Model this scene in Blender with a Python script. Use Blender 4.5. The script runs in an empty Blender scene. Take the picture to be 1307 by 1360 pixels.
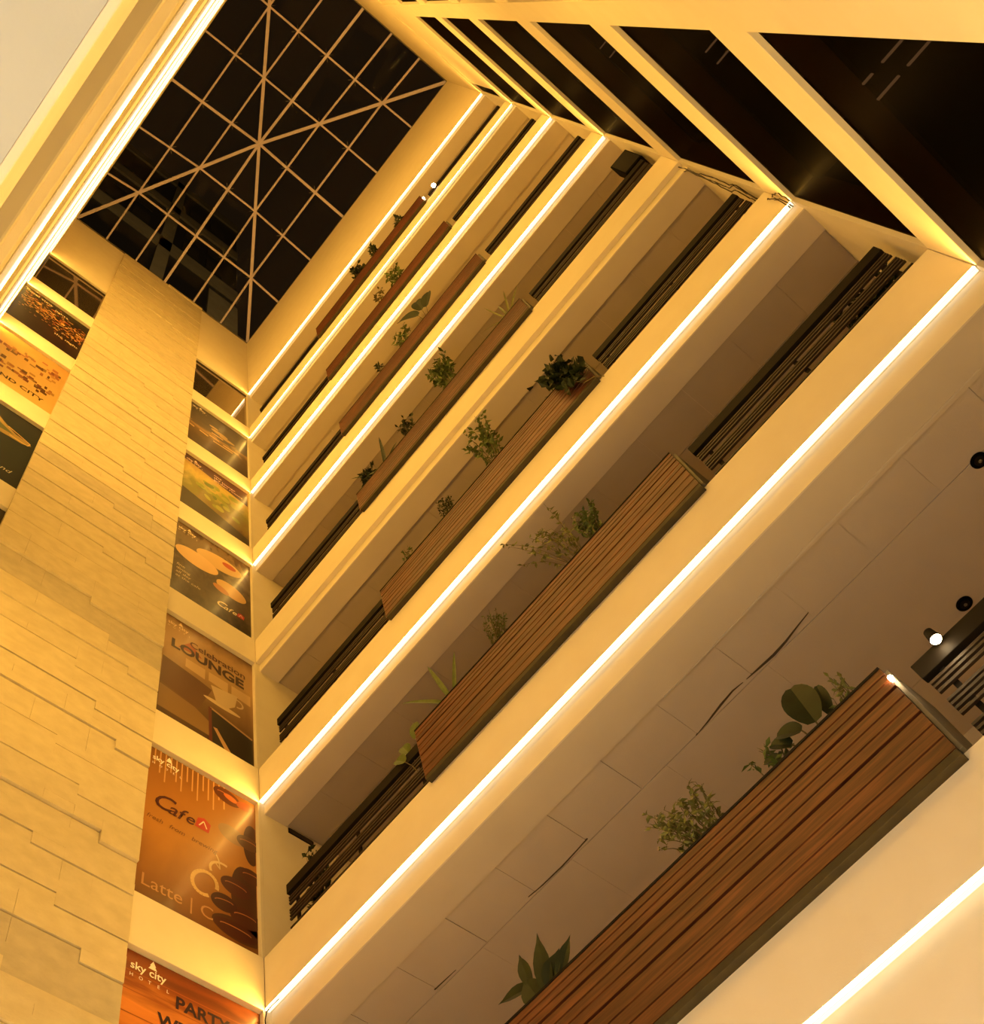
import bpy, math, random
from mathutils import Vector, Matrix
random.seed(7)
PI = math.pi
# ---------------------------------------------------------------- camera / building dimensions (metres, lens height = 0)
CAM_F=1565.2141; CAM_PP=(482.967,722.518); CAM_LOC=(6.8804,-5.3832,0.0)
CAM_R=[[0.6217334,0.7759999,-0.0968996],[-0.7347707,0.5373435,-0.4120639],[-0.2676932,0.3273929,0.9059877]]
W=8.9169; D=5.7188; S=33.1735; APEX=1.65
LV=[4.475,8.45,11.706,15.045,18.383,21.724,24.989,28.262]           # underside of each balcony edge beam
TV=[l+(.657 if i==0 else .697) for i,l in enumerate(LV)]             # top of each beam
LIP=[.9,.31,.17,.17,.13,.12,.12,.10]
GROUND=-1.6
scn=bpy.context.scene
COL=scn.collection

# ---------------------------------------------------------------- materials
def new_mat(name):
    m=bpy.data.materials.new(name); m.use_nodes=True
    nt=m.node_tree; b=nt.nodes['Principled BSDF']
    return m,nt,b
def N(nt,t,**kw):
    n=nt.nodes.new(t)
    for k,v in kw.items(): setattr(n,k,v)
    return n
def noisy(name,c1,c2,scale=6,rough=.7,bump=.0,bscale=60,stretch=(1,1,1),spec=.3,coat=0,detail=4):
    m,nt,b=new_mat(name)
    tc=N(nt,'ShaderNodeTexCoord'); mp=N(nt,'ShaderNodeMapping'); mp.inputs['Scale'].default_value=stretch
    nt.links.new(tc.outputs['Object'],mp.inputs['Vector'])
    nz=N(nt,'ShaderNodeTexNoise'); nz.inputs['Scale'].default_value=scale; nz.inputs['Detail'].default_value=detail
    nt.links.new(mp.outputs[0],nz.inputs['Vector'])
    cr=N(nt,'ShaderNodeValToRGB'); cr.color_ramp.elements[0].position=.3; cr.color_ramp.elements[1].position=.7
    cr.color_ramp.elements[0].color=(*c1,1); cr.color_ramp.elements[1].color=(*c2,1)
    nt.links.new(nz.outputs['Fac'],cr.inputs[0]); nt.links.new(cr.outputs[0],b.inputs['Base Color'])
    b.inputs['Roughness'].default_value=rough; b.inputs['Specular IOR Level'].default_value=spec
    b.inputs['Coat Weight'].default_value=coat; b.inputs['Coat Roughness'].default_value=.12
    if bump:
        n2=N(nt,'ShaderNodeTexNoise'); n2.inputs['Scale'].default_value=bscale; n2.inputs['Detail'].default_value=5
        nt.links.new(mp.outputs[0],n2.inputs['Vector'])
        bp=N(nt,'ShaderNodeBump'); bp.inputs['Strength'].default_value=bump; bp.inputs['Distance'].default_value=.01
        nt.links.new(n2.outputs['Fac'],bp.inputs['Height']); nt.links.new(bp.outputs[0],b.inputs['Normal'])
    return m
def flat(name,c,rough=.6,spec=.3,metal=0,coat=0,coatr=.15):
    m,nt,b=new_mat(name)
    b.inputs['Base Color'].default_value=(*c,1); b.inputs['Roughness'].default_value=rough
    b.inputs['Specular IOR Level'].default_value=spec; b.inputs['Metallic'].default_value=metal
    b.inputs['Coat Weight'].default_value=coat; b.inputs['Coat Roughness'].default_value=coatr
    return m
def emit(name,c,s):
    m,nt,b=new_mat(name); nt.nodes.remove(b)
    e=N(nt,'ShaderNodeEmission'); e.inputs[0].default_value=(*c,1); e.inputs[1].default_value=s
    nt.links.new(e.outputs[0],nt.nodes['Material Output'].inputs[0]); return m
def pane_mat(name,tint,trans,refl_rough=.02,gloss=(.9,.9,.9),ior=1.45):
    m,nt,b=new_mat(name); nt.nodes.remove(b)
    tr=N(nt,'ShaderNodeBsdfTransparent'); tr.inputs[0].default_value=(*tint,1)
    gl=N(nt,'ShaderNodeBsdfGlossy'); gl.inputs[0].default_value=(*gloss,1); gl.inputs['Roughness'].default_value=refl_rough
    fr=N(nt,'ShaderNodeFresnel'); fr.inputs[0].default_value=ior
    mx=N(nt,'ShaderNodeMixShader'); mu=N(nt,'ShaderNodeMath',operation='MULTIPLY'); mu.inputs[1].default_value=trans
    nt.links.new(fr.outputs[0],mu.inputs[0]); nt.links.new(mu.outputs[0],mx.inputs[0])
    nt.links.new(tr.outputs[0],mx.inputs[1]); nt.links.new(gl.outputs[0],mx.inputs[2])
    nt.links.new(mx.outputs[0],nt.nodes['Material Output'].inputs[0]); return m

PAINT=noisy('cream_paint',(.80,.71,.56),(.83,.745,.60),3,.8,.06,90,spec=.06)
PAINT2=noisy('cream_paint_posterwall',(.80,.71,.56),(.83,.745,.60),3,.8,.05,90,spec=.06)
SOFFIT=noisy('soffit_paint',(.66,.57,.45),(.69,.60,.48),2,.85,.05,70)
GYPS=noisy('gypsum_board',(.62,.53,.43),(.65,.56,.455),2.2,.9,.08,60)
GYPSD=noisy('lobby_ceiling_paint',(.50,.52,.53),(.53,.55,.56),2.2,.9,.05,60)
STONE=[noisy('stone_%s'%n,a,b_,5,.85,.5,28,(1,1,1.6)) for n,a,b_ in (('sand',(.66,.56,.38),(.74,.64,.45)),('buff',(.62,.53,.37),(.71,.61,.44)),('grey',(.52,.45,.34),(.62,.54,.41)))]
GYPS2=noisy('darker_gypsum_board',(.44,.37,.29),(.47,.395,.31),2.2,.9,.08,60)  # darker board tone for the inner ceilings of the middle storeys
DARKMET=flat('dark_bronze_metal',(.012,.009,.006),.6,.1)
BARMET=flat('brown_rail_metal',(.035,.022,.014),.5,.3)
GREYMET=noisy('planter_grey_metal',(.13,.115,.085),(.17,.15,.11),8,.5)
TRAY=noisy('planter_tray_metal',(.04,.03,.014),(.06,.045,.02),8,.6)
def wood():
    m,nt,b=new_mat('red_brown_decking')
    tc=N(nt,'ShaderNodeTexCoord'); mp=N(nt,'ShaderNodeMapping'); mp.inputs['Scale'].default_value=(.5,6,9)
    nt.links.new(tc.outputs['Object'],mp.inputs['Vector'])
    nz=N(nt,'ShaderNodeTexNoise'); nz.inputs['Scale'].default_value=4; nz.inputs['Detail'].default_value=8; nz.inputs['Distortion'].default_value=.6
    nt.links.new(mp.outputs[0],nz.inputs['Vector'])
    cr=N(nt,'ShaderNodeValToRGB'); e=cr.color_ramp.elements
    e[0].position=.28; e[0].color=(.06,.014,.005,1); e[1].position=.72; e[1].color=(.205,.063,.021,1)
    q=e.new(.5); q.color=(.12,.034,.012,1)
    nt.links.new(nz.outputs['Fac'],cr.inputs[0])
    n3=N(nt,'ShaderNodeTexNoise'); n3.inputs['Scale'].default_value=1.3; nt.links.new(tc.outputs['Object'],n3.inputs['Vector'])
    mx=N(nt,'ShaderNodeMixRGB',blend_type='MULTIPLY'); mx.inputs[0].default_value=.55
    cr2=N(nt,'ShaderNodeValToRGB'); cr2.color_ramp.elements[0].position=.35; cr2.color_ramp.elements[1].position=.65; cr2.color_ramp.elements[0].color=(.45,.4,.38,1)
    nt.links.new(n3.outputs['Fac'],cr2.inputs[0]); nt.links.new(cr.outputs[0],mx.inputs[1]); nt.links.new(cr2.outputs[0],mx.inputs[2])
    nt.links.new(mx.outputs[0],b.inputs['Base Color'])
    b.inputs['Roughness'].default_value=.42; b.inputs['Specular IOR Level'].default_value=.4
    bp=N(nt,'ShaderNodeBump'); bp.inputs['Strength'].default_value=.35; bp.inputs['Distance'].default_value=.004
    nt.links.new(nz.outputs['Fac'],bp.inputs['Height']); nt.links.new(bp.outputs[0],b.inputs['Normal'])
    return m
WOOD=wood()
LEAF=noisy('leaf_green',(.055,.085,.012),(.11,.14,.025),9,.5,spec=.4)
LEAF2=noisy('leaf_olive',(.12,.13,.025),(.20,.19,.04),9,.5,spec=.4)
LEAFD=noisy('leaf_dark',(.008,.014,.003),(.019,.029,.007),9,.5,spec=.3)
STEM=flat('plant_stem',(.10,.075,.03),.7)
SOIL=noisy('potting_soil',(.03,.02,.012),(.06,.04,.025),30,.95)
LEDM=emit('warm_led_diffuser_front',(1.0,.545,.09),140)
LEDD=emit('warm_led_diffuser_left',(1.0,.545,.09),285)
LED7=emit('warm_led_diffuser_top',(1.0,.53,.085),120)
LED6B=emit('yellow_led_underside',(1.0,.80,.36),1.25)
LEDB=emit('warm_led_diffuser_underside',(1.0,.80,.50),1.9)
EDGEGLOW=emit('unlit_beam_edge_glow',(1.0,.55,.1),1.3)  # weak emission imitates light caught by the edge of an unlit beam
LAMPM=emit('lamp_lens_and_glint',(1.0,.72,.38),60)
TRACKM=emit('pendant_tube',(1.0,.72,.5),.8)
BLACK=flat('matt_black',(.005,.004,.0035),.8,.03)
TINT=pane_mat('tinted_glass',(.30,.24,.18),.05,.38,(.35,.33,.3),1.33)
SKYG=pane_mat('skylight_glass',(.55,.55,.55),.5,.0,(.5,.5,.5),1.3)
MIRG,_nt,_b=new_mat('bronze_reflective_glass')
_b.inputs['Base Color'].default_value=(.34,.25,.15,1); _b.inputs['Metallic'].default_value=.85; _b.inputs['Roughness'].default_value=.03
STEEL=flat('skylight_frame_paint',(.56,.49,.62),.5,.2)
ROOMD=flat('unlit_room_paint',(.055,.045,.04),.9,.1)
CONC=noisy('tower_render',(.30,.24,.12),(.36,.29,.15),1,.9)
WIND=flat('tower_window',(.02,.02,.02),.3)
FLOORM=noisy('lobby_stone_floor',(.55,.47,.36),(.62,.53,.41),2,.35)

# ---------------------------------------------------------------- mesh helpers
class MB:
    def __init__(s): s.v=[]; s.f=[]; s.m=[]
    def quad(s,a,b,c,d,mi=0):
        n=len(s.v); s.v+= [tuple(a),tuple(b),tuple(c),tuple(d)]; s.f.append((n,n+1,n+2,n+3)); s.m.append(mi)
    def poly(s,pts,mi=0):
        n=len(s.v); s.v+=[tuple(q) for q in pts]; s.f.append(tuple(range(n,n+len(pts)))); s.m.append(mi)
    def hexa(s,p,mi=0):                        # p: 4 lower corners ccw from above, 4 upper corners
        n=len(s.v); s.v+=[tuple(q) for q in p]
        for f in ((3,2,1,0),(4,5,6,7),(0,1,5,4),(1,2,6,5),(2,3,7,6),(3,0,4,7)):
            s.f.append(tuple(n+i for i in f)); s.m.append(mi)
    def box(s,x0,x1,y0,y1,z0,z1,mi=0):
        s.hexa([(x0,y0,z0),(x1,y0,z0),(x1,y1,z0),(x0,y1,z0),(x0,y0,z1),(x1,y0,z1),(x1,y1,z1),(x0,y1,z1)],mi)
    def tube(s,pts,r,n=6,mi=0,cap=True):
        pts=[Vector(q) for q in pts]
        if not isinstance(r,(list,tuple)): r=[r]*len(pts)
        base=len(s.v); up=Vector((0,0,1))
        for i,q in enumerate(pts):
            t=(pts[min(i+1,len(pts)-1)]-pts[max(i-1,0)]).normalized()
            a=t.cross(up)
            if a.length<1e-3: a=t.cross(Vector((1,0,0)))
            a.normalize(); b=t.cross(a)
            for k in range(n):
                an=2*PI*k/n; s.v.append(tuple(q+(a*math.cos(an)+b*math.sin(an))*r[i]))
        for i in range(len(pts)-1):
            for k in range(n):
                k2=(k+1)%n; s.f.append((base+i*n+k,base+i*n+k2,base+(i+1)*n+k2,base+(i+1)*n+k)); s.m.append(mi)
        if cap:
            s.f.append(tuple(base+k for k in range(n))[::-1]); s.m.append(mi)
            s.f.append(tuple(base+(len(pts)-1)*n+k for k in range(n))); s.m.append(mi)
    def bar(s,a,b,w,h,mi=0):                   # rectangular bar between two points, h measured downwards/normal
        a=Vector(a); b=Vector(b); t=(b-a).normalized(); sd=t.cross(Vector((0,0,1)))
        if sd.length<1e-3: sd=Vector((1,0,0))
        sd.normalize(); nn=sd.cross(t).normalized()
        sd*=w/2; nn*=h/2
        s.hexa([a-sd-nn,a+sd-nn,a+sd+nn,a-sd+nn][:4]+[b-sd-nn,b+sd-nn,b+sd+nn,b-sd+nn],mi)
    def lathe(s,prof,c,axis='z',n=24,mi=0):    # prof list of (r,h)
        base=len(s.v); c=Vector(c)
        for r,h in prof:
            for k in range(n):
                an=2*PI*k/n; u=r*math.cos(an); w=r*math.sin(an)
                s.v.append(tuple(c+(Vector((u,w,h)) if axis=='z' else Vector((h,u,w)) if axis=='x' else Vector((u,h,w)))))
        for i in range(len(prof)-1):
            for k in range(n):
                k2=(k+1)%n; s.f.append((base+i*n+k,base+i*n+k2,base+(i+1)*n+k2,base+(i+1)*n+k)); s.m.append(mi)
        s.f.append(tuple(base+k for k in range(n))[::-1]); s.m.append(mi)
        s.f.append(tuple(base+(len(prof)-1)*n+k for k in range(n))); s.m.append(mi)
    def leaf(s,o,d,L,w,curl=.25,seg=3,mi=0,side=None,shape=None):
        o=Vector(o); d=Vector(d).normalized()
        sd=side if side is not None else d.cross(Vector((random.uniform(-1,1),random.uniform(-1,1),random.uniform(-.3,1))))
        sd=Vector(sd)
        if sd.length<1e-3: sd=Vector((1,0,0))
        sd=(sd-d*sd.dot(d)).normalized(); nn=sd.cross(d)
        base=len(s.v)
        for i in range(seg+1):
            t=i/seg
            ww=(shape(t) if shape else math.sin(PI*min(1,t*.92+.06))**.8)*w/2
            c=o+d*(L*t)-nn*(curl*L*t*t)
            s.v+= [tuple(c-sd*ww+nn*ww*.35),tuple(c),tuple(c+sd*ww+nn*ww*.35)]
        for i in range(seg):
            a=base+3*i
            s.f+=[(a,a+1,a+4,a+3),(a+1,a+2,a+5,a+4)]; s.m+=[mi,mi]
    def build(s,name,mats,parent=None,smooth=False,bevel=0,loc=None):
        me=bpy.data.meshes.new(name); me.from_pydata(s.v,[],s.f)
        if not isinstance(mats,(list,tuple)): mats=[mats]
        for m in mats: me.materials.append(m)
        me.polygons.foreach_set('material_index',s.m)
        if smooth: me.polygons.foreach_set('use_smooth',[True]*len(me.polygons))
        me.update()
        o=bpy.data.objects.new(name,me); COL.objects.link(o)
        if parent is not None: o.parent=parent
        if loc is not None: o.location=loc
        if bevel:
            b=o.modifiers.new('edge','BEVEL'); b.width=bevel; b.segments=2; b.limit_method='ANGLE'; b.angle_limit=.7
        return o
def struct(o): o['kind']='structure'; return o
def tag(o,label,cat,group=None):
    o['label']=label; o['category']=cat
    if group: o['group']=group
    return o
def empty(name,loc,label,cat,group=None):
    o=bpy.data.objects.new(name,None); COL.objects.link(o); o.location=loc; o.empty_display_size=.1
    return tag(o,label,cat,group)
def sbox(name,x0,x1,y0,y1,z0,z1,m,bevel=0):
    b=MB(); b.box(x0,x1,y0,y1,z0,z1); return struct(b.build(name,m,bevel=bevel))
def copy_tree(o,parent=None):
    c=o.copy(); COL.objects.link(c); c.parent=parent
    for ch in list(o.children): copy_tree(ch,c)
    return c

TOP=S
YB=3.0            # depth of balcony corridor behind the planter side
YD=-D-9.0         # back of corridor on the opposite side
FN=['first','second','third','fourth','fifth','sixth','seventh','eighth']
# ---------------------------------------------------------------- shell
sbox('floor',-.3,W+4,YD,YB+.2,GROUND-.2,GROUND,FLOORM)
# poster wall (left), extended behind both side corridors
sbox('wall_left',-.35,-.07,-D,0,GROUND,TOP,PAINT2)
sbox('wall_left',-.35,0,0.0,YB,GROUND,TOP,PAINT)
sbox('wall_left',-.35,0,YD,-D,GROUND,TOP,PAINT)
# right wall ends of the corridors
sbox('wall_right',W,W+.35,0,YB,GROUND,TOP,PAINT)
sbox('wall_right',W,W+.35,YD,-D,GROUND,TOP,PAINT)
sbox('wall_front',-.35,W+.35,YB,YB+.2,GROUND,TOP,PAINT)
sbox('wall_back',-.35,W+.35,YD-.2,YD,GROUND,TOP,PAINT)
# upper shaft above the top light line
sbox('wall_front',0,W,-.02,.28,LV[7],TOP,PAINT)
sbox('wall_back',0,W,-D-.3,-D+.02,LV[7],TOP,PAINT)
sbox('wall_left',-.07,0,-D,0,LV[7],TOP,PAINT)
sbox('wall_right',W,W+.35,-D,0,LV[7],TOP,PAINT)
# solid panel in the top storey of the glazed wall
sbox('wall_right',W+.02,W+.35,-D,-.34,TV[6],LV[7],PAINT)

ti=[0]
def trim(x0,x1,y0,y1,z0,z1,m=PAINT,bevel=.006):
    ti[0]+=1; return sbox('trim_%d'%ti[0],x0,x1,y0,y1,z0,z1,m,bevel)
for k in range(8):
    L=LV[k]; T=TV[k]; lp=LIP[k]
    if k<7:
        trim(0,W,-.02,.12,L+.02,T)                                   # balcony edge beam, planter side
        trim(0,W,-D-(.12 if k else .02),-D+.02,L+(.02 if k else .0),T)                              # opposite side
        trim(-.07,0,-1.62,-.02,L,T); trim(-.07,0,-D+.02,-4.14,L,T)   # bands on the poster wall
        trim(W,W+.3,-D+.02,-.02,L,T)                             # bands on the glazed wall
    zc=L-lp
    trim(0,W,.05,.065,zc,L+.019,PAINT,0)
    if k: trim(0,W,-D-.065,-D-.05,L-min(lp,.28),L+.019,PAINT,0)
    # soffit strip and recessed board ceiling behind it
    ys=.47 if k==1 else .38
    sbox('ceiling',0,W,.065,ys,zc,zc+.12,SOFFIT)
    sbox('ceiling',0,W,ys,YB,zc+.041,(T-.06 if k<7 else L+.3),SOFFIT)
    b=MB(); x=0.0; rows=[(ys,ys+.53),(ys+.535,ys+1.75),(ys+1.755,YB)]
    for ri,(y0,y1) in enumerate(rows):
        x=(-.06,-.5,-.9)[ri]; step=(.69,1.22,1.22)[ri]
        while x<W:
            gp=.003 if k==1 and ri==0 else .0012; xa=max(0,x)+gp; xb=min(W,x+step)-gp
            if xb-xa>.03:
                dz=random.uniform(.0,.007 if k==1 and ri==0 else .001); t1=random.uniform(-.004,.004) if k==1 and ri==0 else 0
                z0=zc+.028+dz
                b.hexa([(xa,y0+.001,z0),(xb,y0+.001,z0+t1),(xb,y1-.001,z0+t1*.3),(xa,y1-.001,z0-.3*t1),
                        (xa,y0+.001,z0+.012),(xb,y0+.001,z0+.012),(xb,y1-.001,z0+.012),(xa,y1-.001,z0+.012)])
            x+=step
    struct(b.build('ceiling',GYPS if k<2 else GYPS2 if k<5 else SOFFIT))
    zd=L-min(lp,.28) if k else L
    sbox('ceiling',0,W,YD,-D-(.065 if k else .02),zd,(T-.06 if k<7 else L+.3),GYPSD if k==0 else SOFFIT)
# corner posts of the poster bays, jamb strips beside the stone
for k in range(7):
    z0=TV[k-1] if k else GROUND
for k in range(-1,7):
    z0=TV[k] if k>=0 else GROUND; z1=LV[k+1]
    trim(-.07,0,-.045,0,z0,z1,PAINT,.004)
    trim(W,W+.30,-.03,0,z0,z1,PAINT,0)
# pilaster crossing the glazed wall
trim(W-.012,W+.3,-2.95,-2.62,GROUND,LV[7],PAINT,.004)

# ---------------------------------------------------------------- stone clad shaft
def stone():
    b=MB(); yl,yr=-4.16,-1.60
    joints=[]
    z=GROUND-.4; base=[(8.04,-2.05),(8.54,-2.38),(9.16,-2.73)]
    n=-7
    while True:
        done=False
        for zz,ys in base:
            q=zz+1.6*n
            if q>S+.8: done=True
            if q>GROUND-.7: joints.append((q,ys))
        n+=1
        if done: break
    allys=[-2.05,-2.38,-2.73,-3.07,-3.41,-3.75]
    for i in range(len(joints)-1):
        (za,ya),(zb,yb)=joints[i],joints[i+1]
        d0=random.choice([.0,.006,.012,.018,.024]); tone=random.choices([0,1,2],[5,3,.7])[0]; k=.02
        cuts=sorted([yl,yr]+allys)
        tones={}
        for c in range(len(cuts)-1):
            y0,y1=cuts[c],cuts[c+1]; ym=(y0+y1)/2
            z0=za-(.16 if ym>ya else 0); z1=zb-(.16 if ym>yb else 0)
            zs=[z0+.013,z0+.17 if (c+i)%2 or c%3==1 else z0+.013,z1-.17 if (i%2) else z1-.004,z1-.004]
            zs=sorted(set(round(max(z0+.013,min(z1-.004,q)),4) for q in zs))
            for a,bb in zip(zs[:-1],zs[1:]):
                a2,b2=max(a,GROUND),min(bb,S-.002)
                if b2-a2<.01: continue
                j=random.uniform(-.0012,.0012)
                gap=.0 if random.random()<.8 else .003
                def dep(zv): return .035+d0+j+k*(zb-zv)*.7
                x0a,x1a=dep(a2),dep(b2)
                b.hexa([(-.02,y0,a2),(x0a,y0,a2),(x0a,y1-gap,a2),(-.02,y1-gap,a2),(-.02,y0,b2),(x1a,y0,b2),(x1a,y1-gap,b2),(-.02,y1-gap,b2)],tone)
    return b
struct(stone().build('wall_center',STONE))

# ---------------------------------------------------------------- glazed right wall with unlit rooms
win=[0]
def window(name_parent_struct=True):
    pass
for k in range(-1,6):
    z0=TV[k] if k>=0 else GROUND; z1=LV[k+1]
    win[0]+=1
    b=MB()
    for y0,y1 in ((-D,-2.95),(-2.62,-.03)): b.box(W+.05,W+.062,y0,y1,z0,z1)
    o=struct(b.build('window_%d'%win[0],TINT))
win[0]+=1
b=MB(); b.box(W+.05,W+.062,-.34,-.03,TV[6],LV[7]); struct(b.build('window_%d'%win[0],TINT))
for k in range(0,8):
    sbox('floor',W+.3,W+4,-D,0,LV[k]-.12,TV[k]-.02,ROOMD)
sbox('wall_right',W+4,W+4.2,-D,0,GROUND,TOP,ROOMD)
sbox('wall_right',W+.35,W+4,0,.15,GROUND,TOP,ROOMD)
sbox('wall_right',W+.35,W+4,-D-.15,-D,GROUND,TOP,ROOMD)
for k,rng in ((1,((-1.76,9.17,9.26),(-1.76,9.35,9.585),(-1.60,9.17,9.37),(-1.60,9.45,9.71))),(2,((-1.76,9.30,9.46),(-1.60,9.30,9.46))),(3,((-1.76,9.22,9.36),(-1.60,9.22,9.36)))):
    for i,(y,xa,xb) in enumerate(rng):
        b=MB(); z=LV[k]-.155; b.box(xa,xb,y-.005,y+.005,z,z+.03)
        tag(b.build('light_tube',TRACKM),'dim ceiling tube behind the %s storey dark glass, %s'%(FN[k-1], ('short end, far line','long end, far line','short end, near line','long end, near line')[i] if k==1 else ('far one','near one')[i]),'light','ceiling tubes behind the tinted glass')

# top storey reflective windows on the poster wall
for y0,y1 in ((-1.60,-.045),(-D+.02,-4.15)):
    win[0]+=1; b=MB(); b.box(-.07,-.062,y0,y1,TV[6],LV[7]-.01); w_=struct(b.build('window_%d'%win[0],MIRG))
    f=MB(); f.box(-.07,-.045,y0,y1,LV[7]-.06,LV[7]-.001); f.box(-.07,-.045,y0,y0+.04,TV[6],LV[7]-.06)
    f.build('window_frame',BARMET,w_)

# ---------------------------------------------------------------- skylight
def apexz(fx,fy): # fx,fy in -1..1
    return S+.05+APEX*(1-max(abs(fx),abs(fy)))
def skypt(fx,fy): return Vector((W/2*(1+fx),-D/2*(1-fy),apexz(fx,fy)))
sky=MB()
cor=[(-1,-1),(1,-1),(1,1),(-1,1)]
for i in range(4):
    a=skypt(*cor[i]); c=skypt(*cor[(i+1)%4]); ap=skypt(0,0); up=Vector((0,0,.12))
    sky.poly([a+up,c+up,ap+up])
win[0]+=1
skyw=struct(sky.build('window_%d'%win[0],SKYG))
fr=MB()
for c in cor: fr.bar(skypt(*c),skypt(0,0),.085,.09)
for c in ((-1,0),(1,0),(0,-1),(0,1)): fr.bar(skypt(*c),skypt(0,0),.07,.08)
for t in (-2/3,-1/3,1/3,2/3):
    a=abs(t)
    for sgn in (-1,1):
        fr.bar(skypt(t,sgn),skypt(t,sgn*a),.05,.06); fr.bar(skypt(sgn,t),skypt(sgn*a,t),.05,.06)
    if t>0:
        for sgn in (-1,1):
            fr.bar(skypt(sgn*t,-t),skypt(sgn*t,t),.05,.06); fr.bar(skypt(-t,sgn*t),skypt(t,sgn*t),.05,.06)
fr.build('window_frame',STEEL,skyw)
cl=MB()
for i in range(-2,3):
    for j in range(-2,3):
        q=skypt(i/3,j/3)+Vector((0,0,.07))
        for a in (PI/4,3*PI/4):
            dv=Vector((math.cos(a),math.sin(a),0))*.17
            cl.tube([q-dv+Vector((0,0,.03)),q,q+dv+Vector((0,0,.03))],.009,5)
cl.build('glass_clamp',GREYMET,skyw)
ed=MB()
for i in range(4): ed.bar(skypt(*cor[i])-Vector((0,0,.03)),skypt(*cor[(i+1)%4])-Vector((0,0,.03)),.05,.06)
ed.build('window_edge',GREYMET,skyw)
# roof around the opening
sbox('ceiling',-.35,W+4.2,0,YB+.2,S,S+.05,PAINT); sbox('ceiling',-.35,W+4.2,YD-.2,-D,S,S+.05,PAINT)
sbox('ceiling',W,W+4.2,-D,0,S,S+.05,PAINT)

# made-up tower above the skylight, standing in for a banded pattern in its glass
tw=empty('tower_stand_in',(-4,-2,S),'stand-in tower facade, dark with pale bands, seen through the skylight','building')
b=MB(); b.box(-8,-4.12,-8,2.6,S+2,82); wl=b.build('wall',WIND,tw,loc=(4,2,-S))
b=MB()
for z0,z1 in ((59.3,61.6),(70.5,72.5),(80,82)): b.box(-4.12,-4,-8,2.6,z0,z1)
b.box(-4.12,-4.0,-2.2,-1.5,S+2,82); b.box(-4.12,-4.02,.9,2.6,S+2,58)
b.build('facade_band',CONC,tw,loc=(4,2,-S))
TG=flat('tower_glazing',(.05,.04,.02),.3)
for z in (62.5,66.3,73.5):
    for y in (-7.2,-5.6,-4.0,-.9,.6):
        w2=MB(); w2.box(-4.13,-4.06,y,y+1.0,z,z+2.2); w2.build('window',TG,tw,loc=(4,2,-S))

# ---------------------------------------------------------------- LED strips
def led(y0,y1,z,m,label,group,x0=.015,x1=W-.015,bot=None):
    b=MB(); zt=z+.0195
    f_,k_=(y0-.010,y0+.034) if y0>-1 else (y1+.004,y1-.026)
    ya,yb=min(f_,k_),max(f_,k_)
    b.box(x0,x1,ya,yb,zt-.032,zt,1)
    b.m[2 if y0>-1 else 4]=0                  # the face turned to the void is the bright one
    return tag(b.build('led_strip',[m,bot or (LEDB if m is not EDGEGLOW else m)]),label,'light strip',group)
plbl={0:'glowing strip light nearest the bottom right corner, under the lowest planter beam',
1:'glowing strip light under the second lowest planter beam, ending at the party poster corner',
2:'glowing strip light under the third planter beam, ending at the orange cafe poster corner',
4:'glowing strip light under the fifth planter beam, above the unlit beam',
5:'glowing strip light under the sixth planter beam, wide and very bright',
6:'thin yellowish glowing strip light under the seventh planter beam',
7:'topmost glowing strip light on the planter side, along the foot of the plain upper wall'}
for k in (0,1,2,4,5,6,7):
    led(-.018,.048,LV[k],LEDM if k!=7 else LED7,plbl[k],'strip lights on the planter side',bot=LED6B if k==6 else None)
dl={2:'broad white strip light on the far left balconies, outermost of the bright lines',3:'thin yellow glowing edge of the unlit beam between two bright lines on the left balconies',
4:'innermost group strip light on the left balconies, outer line',5:'innermost group strip light on the left balconies, second line',6:'innermost group strip light on the left balconies, third line',7:'strip light on the left balconies closest to the skylight edge'}
for k in (2,3,4,5,6,7):
    led(-D-.048,-D+.018,LV[k],EDGEGLOW if k==3 else LED7 if k==7 else LEDD,dl[k],'strip lights on the left balconies')

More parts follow.
